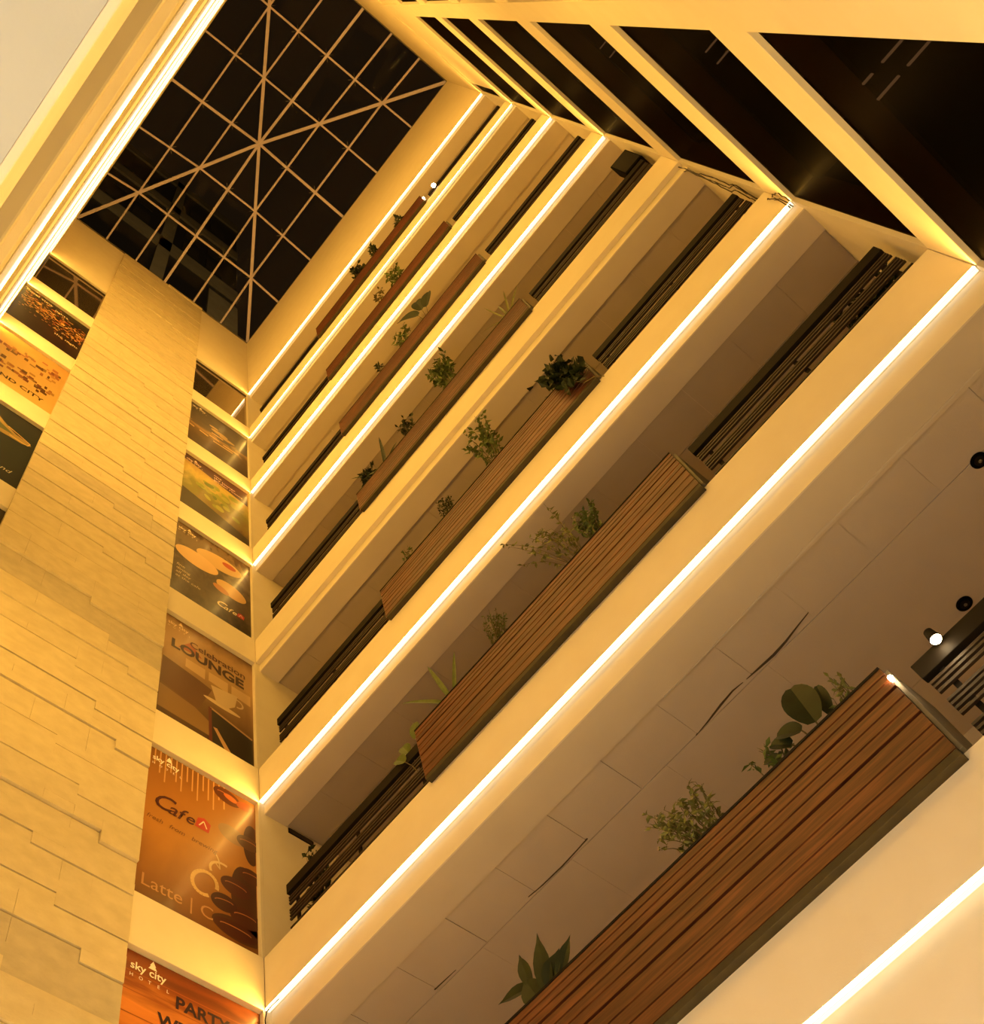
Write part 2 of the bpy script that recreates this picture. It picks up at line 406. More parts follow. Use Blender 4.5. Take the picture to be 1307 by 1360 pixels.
# ---------------------------------------------------------------- planters
PX0,PX1=2.64,6.345
PT=[6.0,9.91,13.05,16.27,19.62,22.95,26.30]           # rim heights
PF=-.09
def make_planter(k):
    h=PT[1]-TV[1]                                       # modelled once at floor 1 size, then stretched a little
    root=empty('planter_box',((PX0+PX1)/2,.1,TV[k]),'','planter','wooden planters on the balcony beams')
    hw=(PX1-PX0)/2
    def put(b,name,m,bevel=0,par=root): return b.build(name,m,par,bevel=bevel)
    zb=-.05; H=PT[k]-TV[k]; y0=PF-.1
    hs=[(0.0+.0,.41*H),(.44*H,.735*H),(.765*H,.985*H)]
    for z0,z1 in hs:
        b=MB(); n=3; g=.007
        # board with two shallow machined grooves
        prof=[(y0,z0)]
        for i in range(1,n):
            zz=z0+(z1-z0)*i/n; prof+=[(y0,zz-g),(y0+.016,zz-.002),(y0+.016,zz+.002),(y0,zz+g)]
        prof.append((y0,z1)); prof+=[(y0+.028,z1),(y0+.028,z0)]
        nn=len(prof); base=len(b.v)
        for xx in (-hw,hw):
            for (yy,zz) in prof: b.v.append((xx,yy,zz))
        for i in range(nn):
            j=(i+1)%nn; b.f.append((base+i,base+nn+i,base+nn+j,base+j)); b.m.append(0)
        b.f.append(tuple(base+i for i in range(nn))); b.m.append(0); b.f.append(tuple(base+nn+i for i in range(nn))[::-1]); b.m.append(0)
        put(b,'board',WOOD)
    b=MB(); b.box(-hw+.01,hw-.01,y0+.029,y0+.05,zb+.02,H-.02); b.box(-hw+.01,hw-.01,.30,.32,zb+.06,H-.02)
    b.box(-hw+.01,-hw+.03,y0+.05,.30,zb+.06,H-.02); b.box(hw-.03,hw-.01,y0+.05,.30,zb+.06,H-.02); put(b,'liner',BLACK)
    b=MB(); b.box(-hw,hw,y0+.002,.02,-.06,-.004); put(b,'tray',TRAY,.003)
    b=MB(); b.box(hw+.001,hw+.03,y0+.03,.32,.0,H-.03); put(b,'end_panel',GREYMET,.003)
    b=MB(); b.box(-hw-.03,-hw-.001,y0+.03,.32,.0,H-.03); put(b,'end_panel',WOOD,.003)
    b=MB(); b.box(-hw,hw,y0-.006,y0+.05,H-.012,H+.008); b.box(-hw,hw,.28,.325,H-.012,H+.008); put(b,'rim',DARKMET,.002)
    b=MB(); b.box(-hw+.03,hw-.03,y0+.05,.30,H-.10,H-.06); s_=put(b,'soil',SOIL)
    return root
pl_lab=['large reddish wooden planter on the lowest beam, bottom right, with a light at its end','reddish wooden planter on the second beam from the bottom, with olive bush and strap leaves',
'wooden planter on the third beam, with a vine hanging over its end','dark red wooden planter on the unlit fourth beam','dark wooden planter on the fifth beam, above the unlit one',
'narrow looking dark planter on the sixth beam','topmost very dark planter, nearest the plain upper wall']
for k in range(7):
    r=make_planter(k); r['label']=pl_lab[k]

# ---------------------------------------------------------------- railings
def railing(x0,x1,k):
    root=empty('railing',((x0+x1)/2,.11,TV[k]),'','railing','dark metal balcony railings'); h=(x1-x0)/2
    b=MB(); b.box(-h,h,-.03,.03,.73,.875); b.build('top_rail',DARKMET,root,bevel=.004)
    zz=[.675,.635,.585,.485,.445,.40,.35,.225,.18,.135,.05]
    for z in zz:
        b=MB(); b.box(-h+.01,h-.01,-.012,.012,z-.011,z+.011); b.build('bar',BARMET,root)
    n=3
    for i in range(n):
        x=-h+.12+(2*h-.24)*i/(n-1)
        b=MB(); b.box(x-.02,x+.02,.013,.035,0,.73); b.build('post',DARKMET,root)
    return root
rl=railing(.29,2.56,0); rr=railing(6.47,8.82,0)
words=['lowest','second lowest','third lowest','fourth','fifth','sixth','topmost']
for side,pr_ in (('left',rl),('right',rr)):
    for k in range(7):
        o=pr_ if k==0 else copy_tree(pr_)
        o.location.z=TV[k]
        o['label']='dark metal bar railing to the %s of the %s planter'%(side,words[k])
        o['category']='railing'

# ---------------------------------------------------------------- plants
def bush(root,h,spread,nst,nleaf,ls,mat,lean=(0,0,0),name='foliage'):
    st=MB(); fo=MB()
    for i in range(nst):
        a=random.uniform(0,2*PI); r=random.uniform(.2,1)*spread
        tip=Vector((math.cos(a)*r+lean[0]*h,math.sin(a)*r*.45+lean[1]*h,h*random.uniform(.6,1.02)))
        b0=Vector((math.cos(a)*spread*.12,math.sin(a)*.03,-.30 if h<1.0 or spread>.3 or True else 0))
        mid=b0.lerp(tip,.55)+Vector((random.uniform(-.04,.04),random.uniform(-.03,.03),.06*h))
        pts=[b0,b0.lerp(mid,.5),mid,mid.lerp(tip,.5)+Vector((0,0,.02)),tip]
        st.tube(pts,[.005,.0045,.004,.003,.0015],4)
        for j in range(nleaf):
            t=random.uniform(.3,1); q=t*4; ii=min(3,int(q)); c=pts[ii].lerp(pts[ii+1],q-ii)
            dv=Vector((random.gauss(0,1),random.gauss(0,.8),random.gauss(.25,.7)))
            fo.leaf(c,dv,ls*random.uniform(.6,1.25),ls*.5,.25,2)
    st.build('stem',STEM,root); fo.build(name,mat,root)
def strap(root,leaves,mat):
    fo=MB()
    for (dx,dy,dz,L,w,c) in leaves:
        fo.leaf((dx*.06,0,-.18),(dx,dy,dz),L,w,c,7,shape=lambda t: (1-t)**.45*(.55+.45*min(1,t*3)),side=Vector((dz,.35,-dx)))
    fo.build('leaf_blade',mat,root)
def broad(root,leaves,mat,notch=False):
    for i,(tx,ty,tz,L,w,ang) in enumerate(leaves):
        st=MB(); b0=Vector((tx*.3,0,-.30)); p1=Vector((tx,ty,tz))
        st.tube([b0,b0.lerp(p1,.6)+Vector((0,0,.03)),p1],.006,5); st.build('stem',STEM,root)
        fo=MB(); d=Vector((math.sin(ang),-.15,math.cos(ang)))
        fo.leaf(p1,d,L,w,.12,8,shape=lambda t:(math.sin(PI*min(1,t*.9+.07))**.55),side=Vector((math.cos(ang),.25,-math.sin(ang))))
        fo.build('leaf_blade',mat,root)
def plant(name,x,k,label,y=-.01,z=None,group=None):
    return empty(name,(x,y,(PT[k]*1.0125 if z is None else z)),label,'plant',group)
# lowest planter
r=plant('pointed_leaf_plant',2.98,0,'dark plant with pointed star-like leaves at the bottom edge of the photo, lowest planter')
shp=lambda t:(math.sin(PI*min(1,t*.8+.2))**.9)*(1-t**4)
fo=MB()
for (bx,bz,dx,dz,L,w) in ((.13,-.10,-.25,1,.34,.20),(.06,.12,-1,.30,.32,.13),(.08,.14,-.05,1,.30,.11),(.22,-.05,.12,1,.52,.15),(.24,.0,.8,.9,.26,.17),(.36,.0,.75,.9,.28,.12)):
    fo.leaf((bx,0,bz),(dx,-.1,dz),L,w,.08,6,shape=shp,side=Vector((dz,.2,-dx)))
fo.build('leaf_blade',LEAFD,r)
r=plant('olive_bush',4.86,0,'olive green small-leaved bush on the lowest planter, casting a leafy shadow on the boards'); bush(r,.55,.34,20,22,.055,LEAF2,(-.42,0,0))
r=plant('trailing_plant',5.47,0,'low trailing plant with rounded leaves between bush and big leaf, lowest planter')
bush(r,.24,.16,9,9,.065,LEAF,(-.2,0,0))
r=plant('broad_leaf_plant',5.80,0,'plant with one large split green leaf near the lit end of the lowest planter')
broad(r,[(.02,-.02,.03,.38,.24,.06),(.12,.03,.05,.27,.10,.20),(-.08,-.04,.04,.19,.15,-.9),(-.19,-.03,.02,.17,.13,-.7),(-.30,-.03,.0,.13,.10,-1.0)],LEAFD)
r=plant('trailing_plant',6.05,0,'wispy low plant right beside the large split leaf, lowest planter'); bush(r,.26,.14,8,7,.05,LEAF2)
# second planter
r=plant('olive_bush',5.08,1,'wiry olive bush with long arching stems on the second planter'); bush(r,1.28,.42,13,16,.055,LEAF2,(-.22,0,0)); 
g_=MB()
bushp=r
r=plant('olive_bush',5.32,1,'dense leafy clump right beside the arching bush, second planter'); bush(r,.62,.20,16,22,.055,LEAF,(0,0,0))
r=plant('feathery_grass',3.86,1,'fuzzy fern-like tuft in the middle of the second planter'); bush(r,.52,.17,30,12,.03,LEAF,(.15,0,0))
r=plant('strap_leaf_plant',3.16,1,'plant with three long strap leaves on the second planter')
strap(r,[(-.55,-.15,.75,.95,.075,.12),(-.16,-.1,1,.95,.07,.08),(.22,.0,1,.80,.06,.02)],LEAF)
r=plant('broad_leaf_plant',2.5,1,'broad-leaved yellow-green plant at the left end of the second planter',y=.12,z=PT[1]-.05)
broad(r,[(-.02,0,.30,.24,.13,.2),(-.16,0,.20,.20,.14,-.3),(-.2,-.05,.05,.18,.15,-.6),(.05,0,.12,.2,.12,.5)],LEAF)
r=plant('seedling',6.22,1,'tiny yellow leaf standing behind the right end of the second planter',y=.22)
fo=MB(); fo.leaf((0,0,.08),(-.5,0,1),.13,.08,.1,4); fo.build('leaf_blade',LEAF2,r); st=MB(); st.tube([(0,0,-.06),(0,0,.09)],.004,4); st.build('stem',STEM,r)
r=plant('shrub',.45,1,'dark leafy shrub behind the left railing beside the corridor wall, second floor',y=.42,z=TV[1]+.1)
bush(r,1.5,.24,16,16,.10,LEAFD)
r=plant('shrub',8.48,1,'dark leafy shrub behind the right end railing, second floor',y=.42,z=TV[1]+.1)
bush(r,1.02,.34,26,18,.12,LEAFD); broad(r,[(.05,-.05,1.02,.2,.1,-.1)],LEAFD)
# third planter
r=plant('leafy_bush',4.82,2,'airy leafy bush in the middle of the third planter'); bush(r,1.25,.36,16,16,.085,LEAF,(-.08,0,0))
r=plant('feathery_grass',3.93,2,'small dark tuft on the third planter'); bush(r,.5,.12,20,12,.035,LEAFD)
r=plant('seedling',3.15,2,'small sprig near the left end of the third planter'); bush(r,.32,.10,5,6,.05,LEAF)
r=plant('hanging_vine',6.0,2,'dark vine hanging down over the right end of the third planter',y=-.02)
fo=MB(); st=MB()
for i in range(190):
    t=random.random()**1.1; x=random.gauss(0,.085)+.16*t; z=.42-t*1.12+random.gauss(0,.05)
    if z<.02: y=-.14
    else: y=random.uniform(-.12,.12)
    fo.leaf((x,y,z),(random.gauss(0,1),-.5+random.gauss(0,.4),random.gauss(-.2,.8)),.12,.09,.2,2)
st.tube([(0,0,0),(.03,-.1,.08),(.08,-.16,-.2),(.14,-.15,-.6),(.22,-.13,-.85),(.34,-.12,-.92),(.42,-.12,-1.12)],.006,4)
fo.build('foliage',LEAFD,r); st.build('stem',STEM,r)
# fourth planter
r=plant('leafy_bush',4.85,3,'tall loose bush with drooping leaves on the fourth planter'); bush(r,1.15,.30,17,17,.10,LEAF,(-.08,0,0))
r=plant('seedling',3.84,3,'low frayed plant in the middle of the fourth planter'); bush(r,.6,.2,12,10,.07,LEAFD)
r=plant('succulent',3.24,3,'succulent with thick curved blades on the fourth planter'); strap(r,[(-.8,-.1,.7,.75,.08,-.1),(.1,0,1,.85,.08,-.15),(.5,0,.9,.6,.07,.1)],LEAFD)
r=plant('succulent',2.9,3,'rounded low cactus clump at the left end of the fourth planter'); bush(r,.42,.18,14,14,.10,LEAFD)
r=plant('yellow_grass',6.05,3,'pale yellow grass tuft at the right end of the fourth planter'); strap(r,[(-.5,0,1,.95,.05,.1),(0,0,1,1.15,.05,.1),(.4,0,1,1.1,.05,.1),(-.2,0,1,1.0,.045,-.1),(.2,0,1,.85,.045,-.1)],LEAF2)
# fifth to seventh
r=plant('leafy_bush',5.0,4,'dark broad-leaved plant near the middle of the fifth planter'); broad(r,[(-.12,0,.45,.75,.28,-.5),(.1,0,.4,.5,.22,.4),(0,0,.5,.6,.24,0.0)],LEAFD)
r=plant('leafy_bush',4.4,4,'thin sprawling plant left of the broad-leaved one, fifth planter'); bush(r,.85,.22,10,9,.09,LEAF)
r=plant('seedling',3.75,4,'two thin sprigs toward the left of the fifth planter'); bush(r,.55,.12,5,6,.08,LEAFD)
r=plant('leafy_bush',4.9,5,'loose leafy tuft in the middle of the sixth planter'); bush(r,.9,.22,10,11,.10,LEAF)
r=plant('hanging_vine',4.35,5,'curling bare vine left of the tuft on the sixth planter'); bush(r,1.1,.18,6,5,.09,STEM)
r=plant('leafy_bush',4.2,6,'dark bushy plant on the topmost planter'); bush(r,.95,.36,12,9,.12,LEAFD)
r=plant('leafy_bush',4.75,6,'round-leaved plant right of the bushy one, topmost planter'); bush(r,.8,.16,6,6,.14,LEAFD)
r=plant('seedling',5.6,6,'short pointed plant near the right end of the topmost planter'); bush(r,.6,.1,5,6,.12,LEAFD)

# ---------------------------------------------------------------- posters
FONT=None
def pm(name,c,gloss=True): return flat('print_'+name,c,.45,.2,0,.1 if gloss else 0,.3)
INK={}
def ink(c):
    if c not in INK: INK[c]=pm('ink%d'%len(INK),c)
    return INK[c]
def text_obj(name,body,parent,u,z,size,c,y0,xoff=.016,shear=0,rot=0,sx=1,align='LEFT',bold=0):
    cu=bpy.data.curves.new(name,'FONT'); cu.body=body; cu.size=size; cu.shear=shear; cu.align_x=align; cu.offset=bold; cu.resolution_u=3
    t=bpy.data.objects.new(name,cu); COL.objects.link(t)
    dg=bpy.context.evaluated_depsgraph_get(); me=bpy.data.meshes.new_from_object(t.evaluated_get(dg)); me.name=name
    bpy.data.objects.remove(t)
    me.materials.clear(); me.materials.append(ink(c))
    o=bpy.data.objects.new(name,me); COL.objects.link(o); o.parent=parent
    M=Matrix(((0,0,1,0),(1,0,0,0),(0,1,0,0),(0,0,0,1)))
    o.matrix_local=Matrix.Translation((xoff,y0+u,z))@M@Matrix.Rotation(rot,4,'Z')@Matrix.Diagonal((sx,1,1,1))
    return o
def shape(parent,name,pts,c,off=.0135,z0=0,y0=0):
    b=MB(); b.poly([(off,y0+u,z-z0) for u,z in pts]); return b.build(name,c if isinstance(c,bpy.types.Material) else ink(c),parent)
def ell(cu,cz,a,b_,rot=0,n=28,t0=0,t1=2*PI):
    out=[]
    for i in range(n):
        t=t0+(t1-t0)*i/(n if t1-t0>6.2 else n-1); x=a*math.cos(t); y=b_*math.sin(t)
        out.append((cu+x*math.cos(rot)-y*math.sin(rot),cz+x*math.sin(rot)+y*math.cos(rot)))
    return out
def curve_strip(parent,name,pts,w,c,off=.0145,z0=0,y0=0):
    b=MB()
    for i in range(len(pts)-1):
        (u0,a0),(u1,a1)=pts[i],pts[i+1]; d=Vector((u1-u0,a1-a0)); 
        if d.length<1e-6: continue
        n=Vector((-d.y,d.x)).normalized()*w/2
        b.poly([(off,y0+u0-n.x,a0-n.y-z0),(off,y0+u1-n.x,a1-n.y-z0),(off,y0+u1+n.x,a1+n.y-z0),(off,y0+u0+n.x,a0+n.y-z0)])
    return b.build(name,ink(c),parent)
def sheet_mat(name,stops,direction='Z',nscale=3,amount=.25,zr=(0,1),stretch=(1,1,1),distort=.5,coat=.10):
    """printed colour field: ramp down the sheet, disturbed by noise"""
    m,nt,b=new_mat('print_'+name)
    tc=N(nt,'ShaderNodeTexCoord'); sp=N(nt,'ShaderNodeSeparateXYZ'); nt.links.new(tc.outputs['Generated'],sp.inputs[0])
    mp=N(nt,'ShaderNodeMapping'); mp.inputs['Scale'].default_value=stretch; nt.links.new(tc.outputs['Generated'],mp.inputs[0])
    nz=N(nt,'ShaderNodeTexNoise'); nz.inputs['Scale'].default_value=nscale; nz.inputs['Detail'].default_value=6; nz.inputs['Distortion'].default_value=distort
    nt.links.new(mp.outputs[0],nz.inputs['Vector'])
    ma=N(nt,'ShaderNodeMath',operation='MULTIPLY_ADD'); nt.links.new(nz.outputs['Fac'],ma.inputs[0]); ma.inputs[1].default_value=amount
    nt.links.new(sp.outputs[direction],ma.inputs[2])
    sb=N(nt,'ShaderNodeMath',operation='SUBTRACT'); nt.links.new(ma.outputs[0],sb.inputs[0]); sb.inputs[1].default_value=amount/2
    cr=N(nt,'ShaderNodeValToRGB'); el=cr.color_ramp.elements
    while len(el)>1: el.remove(el[-1])
    el[0].position=stops[0][0]; el[0].color=(*stops[0][1],1)
    for ps,c in stops[1:]:
        e=el.new(ps); e.color=(*c,1)
    nt.links.new(sb.outputs[0],cr.inputs[0]); nt.links.new(cr.outputs[0],b.inputs['Base Color'])
    b.inputs['Roughness'].default_value=.45; b.inputs['Specular IOR Level'].default_value=.25; b.inputs['Coat Weight'].default_value=coat; b.inputs['Coat Roughness'].default_value=.16
    return m
Y0=-1.53
def poster(name,k,label,mat,y0=-1.60,y1=-.046,full=True):
    z0=TV[k]; z1=LV[k+1]-.01
    r=empty(name,(-.07,y0,z0),label,'poster','posters on the stone wall sides')
    b=MB(); b.box(.0005,.012,0,y1-y0,0.002,z1-z0); b.build('sheet',mat,r)
    return r
def logo(r,z0,zt,c=(.95,.9,.82),u0=.10,s=1.0):
    # white word mark with small fir tree between the words
    text_obj('logo_text','sky city',r,u0,zt-z0,.135*s,c,0,sx=1.0,bold=.002)
    shape(r,'logo_tree',[(u0+.20*s,zt+.095*s),(u0+.225*s,zt+.14*s),(u0+.215*s,zt+.14*s),(u0+.25*s,zt+.205*s),(u0+.285*s,zt+.14*s),(u0+.275*s,zt+.14*s),(u0+.30*s,zt+.095*s)],c,.0165,z0,0)
    for i,ch in enumerate('HOTEL'):
        text_obj('logo_text',ch,r,u0+.0+.105*s*i,zt-z0-.10*s,.06*s,c,0)
dy=-1.53+1.60
# --- 0 party poster
r=poster('party_poster',0,'orange wood-grain party poster at the bottom of the photo beside the stone',sheet_mat('plank',[(0,(.85,.30,.05)),(.35,(.75,.22,.03)),(.52,(.9,.38,.07)),(.68,(.62,.17,.025)),(.8,(.8,.28,.05)),(.9,(.30,.075,.012)),(1,(.16,.035,.008))],'Z',5,.28,stretch=(1,.35,5)))
z0=TV[0]; logo(r,z0,8.235,u0=dy+.03,s=.95)
for i,zz in enumerate((8.2,7.98,7.72,7.45,7.1,6.7,6.3,5.9)):
    curve_strip(r,'plank_joint',[(.0,zz),(1.55,zz+.01)],.012,(.35,.09,.015),.0128,z0)
text_obj('lettering','PARTY',r,dy+.53,8.02-z0,.20,(.035,.012,.02),0,bold=.006)
text_obj('lettering','WEDDING',r,dy+.36,7.74-z0,.20,(.035,.012,.02),0,bold=.006)
# --- 1 cafe poster
r=poster('cafe_poster',1,'brown and orange cafe poster with cup and coffee beans, just above the party poster',sheet_mat('coffee',[(0,(.15,.06,.014)),(.2,(.30,.115,.022)),(.5,(.55,.24,.045)),(.8,(.36,.14,.025)),(1,(.22,.085,.018))],'Z',2.2,.35))
z0=TV[1]; logo(r,z0,11.48,u0=dy+.02,s=.9)
for i in range(14): curve_strip(r,'stripe',[(dy+.05+i*.075,11.72),(dy+.055+i*.075,11.40-.12*(i%3))],.018,(.62,.34,.12),.013,z0)
def cafe(r,u,z,s,c,y=0,z0=0):
    text_obj('lettering','C',r,u,z-z0-.03*s,.42*s,c,0,shear=.35,bold=.004*s)
    text_obj('lettering','af',r,u+.24*s,z-z0-.04*s,.33*s,c,0,shear=.35,bold=.003*s)
    text_obj('lettering','e',r,u+.50*s,z-z0-.02*s,.30*s,c,0,shear=.3,bold=.003*s)
    shape(r,'emblem',[(u+.66*s,z+.0),(u+.70*s,z+.19*s),(u+.80*s,z+.24*s),(u+.90*s,z+.17*s),(u+.87*s,z-.01*s)],(.55,.05,.03),.0155,z0)
    curve_strip(r,'emblem_mark',[(u+.72*s,z+.05*s),(u+.79*s,z+.17*s),(u+.84*s,z+.05*s)],.018*s,(.9,.75,.55),.0162,z0)
for (cu,cz,a,b_,ro) in ((1.36,9.9,.22,.55,.1),(1.25,9.42,.35,.16,.0),(1.42,10.9,.12,.35,0.)): shape(r,'dark_shadow_print',[(dy+min(q[0],1.475),max(q[1],z0+.01)) for q in ell(cu,cz,a,b_,ro)],(.085,.03,.012),.0131,z0)
cafe(r,dy+.06,10.70,.88,(.09,.02,.02),z0=z0)
for u,tx in ((.02,'fresh'),(.31,'from'),(.60,'brewing')): text_obj('lettering',tx,r,dy+u,10.42-z0,.105,(.22,.09,.03),0,shear=.3)
for (cu,cz,a,b_,ro,c) in ((1.07,11.55,.20,.13,-.15,(.10,.025,.01)),(1.12,11.56,.10,.05,-.2,(.5,.13,.03)),(1.33,11.55,.13,.08,.3,(.3,.07,.02)),(1.15,10.90,.20,.14,-.2,(.36,.19,.07)),(1.37,10.9,.16,.12,.1,(.12,.05,.02)),
        (1.2,10.05,.20,.14,.0,(.10,.025,.012)),(1.05,9.72,.17,.13,.2,(.07,.02,.01)),(1.32,9.65,.20,.15,.1,(.09,.025,.012)),(1.4,10.35,.15,.12,.1,(.10,.03,.012)),(1.2,9.4,.28,.12,.0,(.08,.02,.01))):
    shape(r,'coffee_bean',[(dy+q[0],q[1]) for q in ell(cu,cz,a,b_,ro)],c,.0135+.0001*random.random(),z0)
    if c[0]<.13: curve_strip(r,'bean_crease',[(dy+q[0],q[1]) for q in ell(cu,cz+.01,a*.7,b_*.25,ro,10,0,PI)],.014,(.42,.16,.05),.0142,z0)
curve_strip(r,'cup_handle',[(dy+q[0],q[1]) for q in ell(.80,9.86,.15,.19,-.45,22,.3,5.6)],.05,(.80,.52,.22),.0145,z0)
curve_strip(r,'cup_rim',[(dy+q[0],q[1]) for q in ell(1.02,10.17,.16,.14,.2,14,1.0,3.4)],.035,(.85,.60,.30),.0145,z0)
curve_strip(r,'steam',[(dy+.92,10.28),(dy+.99,10.2),(dy+.97,10.34),(dy+.93,10.42)],.018,(.8,.58,.3),.0146,z0)
text_obj('lettering','Latte | C',r,dy+.03,9.36-z0,.25,(.55,.28,.11),0)
# --- 2 lounge poster
r=poster('lounge_poster',2,'sepia lounge poster with coffee cup on a dark table, above the orange cafe poster',sheet_mat('sepia',[(0,(.07,.035,.015)),(.3,(.17,.09,.038)),(.5,(.34,.20,.095)),(.7,(.52,.33,.16)),(.9,(.46,.28,.13)),(1,(.22,.12,.05))],'Z',3,.3))
z0=TV[2]; logo(r,z0,14.80,c=(.85,.62,.35),u0=dy+.02,s=.85)
shape(r,'picture',[(dy,13.86),(dy+.57,13.76),(dy+.80,13.70),(dy+.60,13.05),(dy,13.2)],(.15,.07,.035),.0132,z0)
shape(r,'picture',[(dy+.0,13.15),(dy+.55,13.05),(dy+.80,12.9),(dy+.8,12.6),(dy,12.62)],(.26,.15,.06),.0133,z0)
shape(r,'dark_table',[(dy+.78,13.26),(dy+1.46,13.07),(dy+1.47,12.45),(dy+.82,12.45)],(.028,.02,.014),.0136,z0)
curve_strip(r,'table_edge',[(dy+.78,13.26),(dy+1.46,13.07)],.04,(.45,.28,.14),.0142,z0)
curve_strip(r,'table_post',[(dy+.78,13.26),(dy+.81,12.5)],.05,(.13,.03,.02),.0143,z0)
shape(r,'seat_stripe',[(dy+.84,12.85),(dy+.9,12.86),(dy+1.15,12.45),(dy+1.05,12.45)],(.50,.30,.15),.0144,z0)
shape(r,'cup',[(dy+.78,13.82),(dy+1.22,13.92),(dy+1.18,13.62),(dy+1.05,13.46),(dy+.88,13.46)],(.66,.50,.30),.0145,z0)
curve_strip(r,'cup_handle',[(dy+q[0],q[1]) for q in ell(1.22,13.74,.09,.09,0,14,-1.7,1.7)],.03,(.66,.50,.30),.0146,z0)
shape(r,'saucer',[(dy+q[0],q[1]) for q in ell(.97,13.45,.30,.05,-.02)],(.72,.54,.32),.0144,z0)
for i in range(3): shape(r,'window_pane',[(dy+.36+.38*i,14.12-.0*i),(dy+.68+.38*i,14.12),(dy+.68+.38*i,13.86),(dy+.36+.38*i,13.90)],(.62,.42,.22),.0138,z0)
text_obj('lettering','Celebration',r,dy+.40,14.50-z0,.21,(.10,.04,.03),0,bold=.003,sx=.95)
text_obj('lettering','LOUNGE',r,dy+.10,14.22-z0,.31,(.07,.035,.025),0,bold=.012,sx=.98)
shape(r,'roof_mark',[(dy+.22,14.30),(dy+.42,14.60),(dy+.62,14.34)],(.42,.12,.05),.0154,z0)
# --- 3 food poster
r=poster('food_poster',3,'dark food poster with plates and a red emblem, directly above the lounge poster',sheet_mat('slate',[(0,(.025,.018,.008)),(.3,(.10,.065,.03)),(.5,(.06,.035,.016)),(.7,(.15,.10,.05)),(.9,(.16,.10,.05)),(1,(.05,.022,.01))],'Z',9,.9))
z0=TV[3]; logo(r,z0,18.13,c=(.9,.75,.5),u0=dy+.02,s=.85)
for (cu,cz,a,b_,ro,c) in ((.42,17.35,.42,.26,.0,(.70,.45,.20)),(.42,17.42,.33,.18,.0,(.75,.36,.10)),(.60,17.40,.12,.07,.3,(.6,.2,.06)),(.28,17.45,.12,.07,0,(.85,.6,.3)),
        (.85,17.75,.46,.26,.18,(.62,.40,.17)),(.95,17.80,.34,.17,.18,(.62,.25,.06)),(1.05,17.85,.14,.09,.1,(.40,.07,.03)),(.8,17.74,.12,.07,.1,(.85,.55,.22)),(1.2,17.78,.12,.09,.2,(.8,.42,.1)),
        (1.10,17.0,.30,.22,-.3,(.70,.42,.14)),(.9,16.85,.16,.1,-.3,(.55,.22,.06))):
    shape(r,'dish',[(dy+q[0],q[1]) for q in ell(cu,cz,a,b_,ro)],c,.0132+.0012*random.random(),z0)
for i in range(4): text_obj('lettering',('fine','dining','all day','at the cafe')[i],r,dy+.05,16.75-.13*i-z0,.11,(.65,.5,.3),0,shear=.2)
cafe(r,dy+.80,16.28,.62,(.92,.80,.55),z0=z0)
# --- 4 garden poster
r=poster('garden_poster',4,'yellow-green garden view poster with a purple band along its top',sheet_mat('garden',[(0,(.03,.012,.006)),(.12,(.12,.055,.02)),(.3,(.24,.16,.03)),(.5,(.26,.25,.035)),(.7,(.60,.45,.09)),(.8,(.5,.33,.07)),(1,(.4,.24,.06))],'Z',5,.6))
z0=TV[4]
shape(r,'purple_band',[(.01,21.70),(.01,21.40),(dy+.35,21.33),(dy+.65,21.26),(dy+1.46,21.05),(dy+1.46,21.70)],(.06,.018,.022),.0135,z0)
logo(r,z0,21.44,c=(.9,.65,.55),u0=dy+.02,s=.85)
for i in range(3): text_obj('lettering',('one','sky lounge','garden rooms')[i],r,dy+.66,21.48-.12*i-z0,.12,(.9,.62,.6),0)
for i in range(26):
    cu=random.uniform(.35,1.25); cz=random.uniform(20.0,20.95); shape(r,'tree_crown',[(dy+q[0],q[1]) for q in ell(cu,cz,random.uniform(.05,.13),random.uniform(.06,.12),random.random())],random.choice([(.30,.32,.03),(.42,.40,.05),(.16,.20,.02)]),.0134+.0008*random.random(),z0)
shape(r,'dark_lawn',[(dy+.0,20.0),(dy+.5,19.85),(dy+1.46,19.5),(dy+1.46,19.2),(dy,19.2)],(.05,.035,.012),.0133,z0)
# --- 5 harbour poster
r=poster('harbour_poster',5,'grey harbour sky poster just under the reflective window, right of the stone',sheet_mat('harbour',[(0,(.025,.015,.01)),(.25,(.09,.05,.022)),(.42,(.16,.09,.04)),(.50,(.42,.26,.11)),(.56,(.12,.085,.07)),(.8,(.065,.052,.052)),(1,(.045,.034,.034))],'Z',3,.4,stretch=(1,1.2,2)))
z0=TV[5]; logo(r,z0,24.75,c=(.85,.75,.6),u0=dy+.02,s=.85)
for (u,z,l,a) in ((.0,23.5,.12,-.1),(.25,23.5,.22,-.15),(.5,23.6,.25,.05),(.6,23.4,.5,.1),(.85,23.55,.4,.1),(.55,23.85,.3,.05)):
    curve_strip(r,'light_streak',[(dy+u,z),(dy+u+l,z+a*l)],.05,(.75,.5,.22),.0145,z0)
for (cu,cz,a,b_) in ((.75,24.1,.22,.09),(.95,24.0,.2,.07),(.6,24.25,.12,.05)): shape(r,'cloud',[(dy+q[0],q[1]) for q in ell(cu,cz,a,b_,.1)],(.50,.34,.16),.0138,z0)
